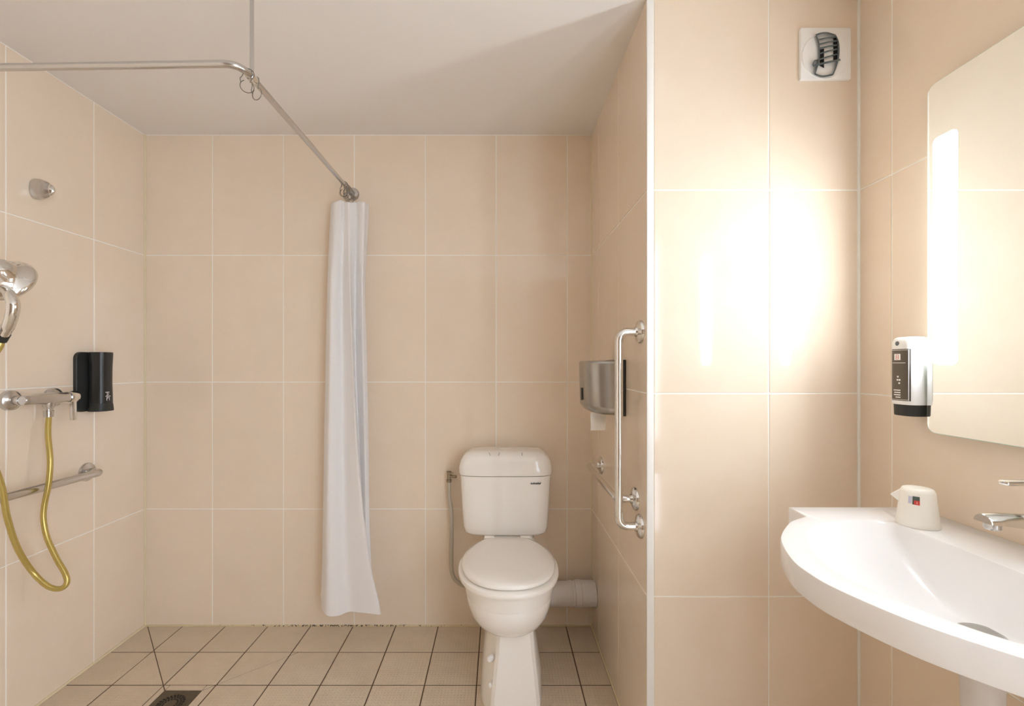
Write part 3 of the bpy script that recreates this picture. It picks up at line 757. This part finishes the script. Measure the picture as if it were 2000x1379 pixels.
bd = tag(empty('bottle_holder', (XL, 1.85, 1.045)), 'black soap dispenser on the tiled shower wall above the mixer lever', 'dispenser')
P = rrect(1.787, 1.915, 1.047, 1.286, .026); Pi = rrect(1.789, 1.913, 1.049, 1.284, .025)
b = B(); loft(b, [[(XL+.0003, y, z) for y, z in P], [(XL+.012, y, z) for y, z in P], [(XL+.014, y, z) for y, z in Pi]]); link('wall_plate', b, 'blackm', bd, 40)
bx, by = XL+.052, 1.853
def bot(z, k=1.0): return sup(bx, by, .034*k, .036*k, z, 2.6, 40)
b = B(); loft(b, [bot(1.078, 1.0), bot(1.10, .99), bot(1.16, .95), bot(1.22, .96), bot(1.275, 1.02), bot(1.285, 1.02), bot(1.286, .98)]); link('bottle', b, 'black', bd, 50)
b = B(); loft(b, [bot(1.047, 1.06), bot(1.049, 1.08), bot(1.07, 1.03), bot(1.0775, 1.0)]); link('base', b, 'blackm', bd, 50)
b = B(); ca = math.atan2(-by, -bx)
for k, (z0, z1, a0, a1) in enumerate(((1.122, 1.125, .40, .80), (1.108, 1.125, .55, .60), (1.106, 1.109, .40, .95), (1.090, 1.103, .50, .56), (1.099, 1.103, .50, .72), (1.090, 1.103, .80, .84), (1.112, 1.119, .70, .74))):
    patch(b, (bx, by), .0352, ca+a0, ca+a1, z0, z1, n=3, t=.0006)
link('print', b, 'pale', bd, 0)

mz = 1.114
mxr = tag(empty('shower_mixer', (XL, 1.62, mz-.03)), 'chrome lever shower mixer on the tiled wall with two round wall covers', 'mixer tap')
for y in (1.552, 1.702):
    b = B(); lathe(b, [(.0, 0), (.035, 0), (.035, .004), (.033, .014), (.024, .022), (.016, .024), (.016, .045)], (XL, y, mz), (1, 0, 0)); link('wall_cover', b, 'satin', mxr)
ax_ = XL+.060
b = B(); lathe(b, [(.0, 0), (.014, 0), (.017, .004), (.0165, .03), (.019, .07), (.0225, .10), (.0225, .125), (.020, .14), (.0195, .160)], (ax_, 1.538, mz), (0, 1, 0)); link('body', b, 'satin', mxr, 50)
b = B(); tube(b, [(XL+.02, 1.702, mz), (ax_, 1.688, mz)], .016, 16); link('union', b, 'satin', mxr)
b = B(); tube(b, [(XL+.03, 1.552, mz), (ax_, 1.556, mz)], .013, 6); link('union', b, 'satin', mxr)
b = B(); lathe(b, [(.0215, 0), (.0225, .002), (.0225, .030), (.020, .034), (.0, .0345)], (ax_+.001, 1.699, mz), (0, 1, 0)); lv = link('lever_cap', b, 'chrome', mxr)
b = B(); box(b, (ax_+.001, 1.707, mz-.088), (ax_+.0165, 1.722, mz-.010), .003); link('lever', b, 'chrome', lv)
oy = 1.630
b = B(); lathe(b, [(.019, 0), (.017, .018), (.0125, .028), (.0125, .034), (.0145, .036), (.013, .058), (.0, .058)], (ax_, oy, mz-.008), (0, 0, -1)); link('outlet', b, 'satin', mxr)

# hose
d0 = 1.62
hp = [Vector((ax_, oy, mz-.0668))]+[W(px, py, d) for px, py, d in ((94, 850, 1.615), (98, 900, 1.60), (95, 945, 1.59), (87, 985, 1.585), (85, 1015, 1.58), (92, 1050, 1.575), (110, 1090, 1.57), (128, 1122, 1.565), (130, 1140, 1.56), (116, 1150, 1.55), (92, 1144, 1.54), (62, 1115, 1.53), (34, 1070, 1.49), (14, 1010, 1.46), (2, 945, 1.44))]
hend = W(2.4, 667.6, 1.2815)
hp += [Vector((-1.58, 1.40, .98)), Vector((-1.55, 1.33, 1.10)), Vector((-1.48, 1.27, 1.20)), hend+Vector((-.012, -.004, -.03)), hend]
ho = tag(empty('shower_hose', hp[0]), 'gold coloured flexible hose looping down from the shower mixer', 'hose')
b = B(); tube(b, crom(hp, 10), .0085, 16); link('tube', b, 'gold', ho, 60)

# hand shower on a slide rail (rail itself stands left of the picture)
hs = tag(empty('hand_shower', W(4, 662, 1.28)), 'round chrome hand shower head hanging at the left edge', 'hand shower')
hc = W(6, 546, 1.30); hn = Vector((-.22, .80, -.56)).normalized()
b = B(); lathe(b, [(.0, -.068), (.015, -.066), (.028, -.058), (.038, -.045), (.043, -.030), (.050, -.017), (.066, -.008), (.0745, .0), (.075, .006), (.072, .011), (.0, .012)], hc, hn, 48); link('head', b, 'chrome', hs, 50)
b = B(); lathe(b, [(.0, .0125), (.064, .0125), (.064, .0145), (.0, .0155)], hc, hn, 40); link('spray_face', b, 'pale', hs)
b = B(); tube(b, crom([W(6, 562, 1.285), W(19, 576, 1.262), W(26, 596, 1.255), W(22, 620, 1.258), W(13, 643, 1.268), W(7, 655, 1.277)], 6), [.013]*6+[.0145]*12+[.0145]*6+[.0125]*7, 18); link('handle', b, 'chrome', hs, 60)
b = B(); tube(b, [W(8, 652, 1.276), W(3, 666, 1.281)], [.0145, .0115], 16); link('nut', b, 'blackm', hs)
sl = tag(empty('slide_rail', (XL, 1.17, 1.0)), 'upright chrome slide rail carrying the hand shower', 'slide rail')
b = B(); tube(b, [(XL+.055, 1.17, 1.0), (XL+.055, 1.17, 1.75)], .0105, 16); link('tube', b, 'chrome', sl, 60)
for z in (1.02, 1.73):
    b = B(); lathe(b, [(.0, 0), (.022, 0), (.02, .02), (.014, .055)], (XL, 1.17, z), (1, 0, 0)); link('bracket', b, 'chrome', sl)
b = B(); tube(b, [(XL+.055, 1.17, 1.36), W(-14, 652, 1.255)], [.018, .013], 14); link('holder', b, 'satin', sl)

# ------------------------------------------------------------------ floor drain
fd_ = tag(empty('floor_drain', ((DX0+DX1)/2, (DY0+DY1)/2, -.004)), 'square worn metal drain with a slotted round grate in the shower floor', 'drain')
link('plate', box(B(), (DX0, DY0, -.0058), (DX1, DY1, -.0004), .0006), 'drain', fd_)
cx, cy = (DX0+DX1)/2, (DY0+DY1)/2
b = B(); lathe(b, [(.0, .0), (.054, .0), (.054, .0012), (.050, .0020), (.0, .0022)], (cx, cy, -.0010), seg=40); gr = link('grate', b, 'drain', fd_)
b = B()
for n, r, h in ((24, .043, .0040), (22, .034, .0036), (16, .024, .0034)):  # dark bars laid on the grate stand for shade in its holes
    for k in range(n):
        a = 2*math.pi*k/n; u = Vector((math.cos(a), math.sin(a), 0)); v = Vector((-u.y, u.x, 0)); c0 = Vector((cx, cy, 0))+u*r
        wd = r*math.pi/n*.62
        q = [c0-u*h-v*wd, c0+u*h-v*wd, c0+u*h+v*wd, c0-u*h+v*wd]
        loft(b, [[p+Vector((0, 0, .0006)) for p in q], [p+Vector((0, 0, .0016)) for p in q]])
tag(link('slot_shade', b, 'dark', fd_, 0), kind='stuff')
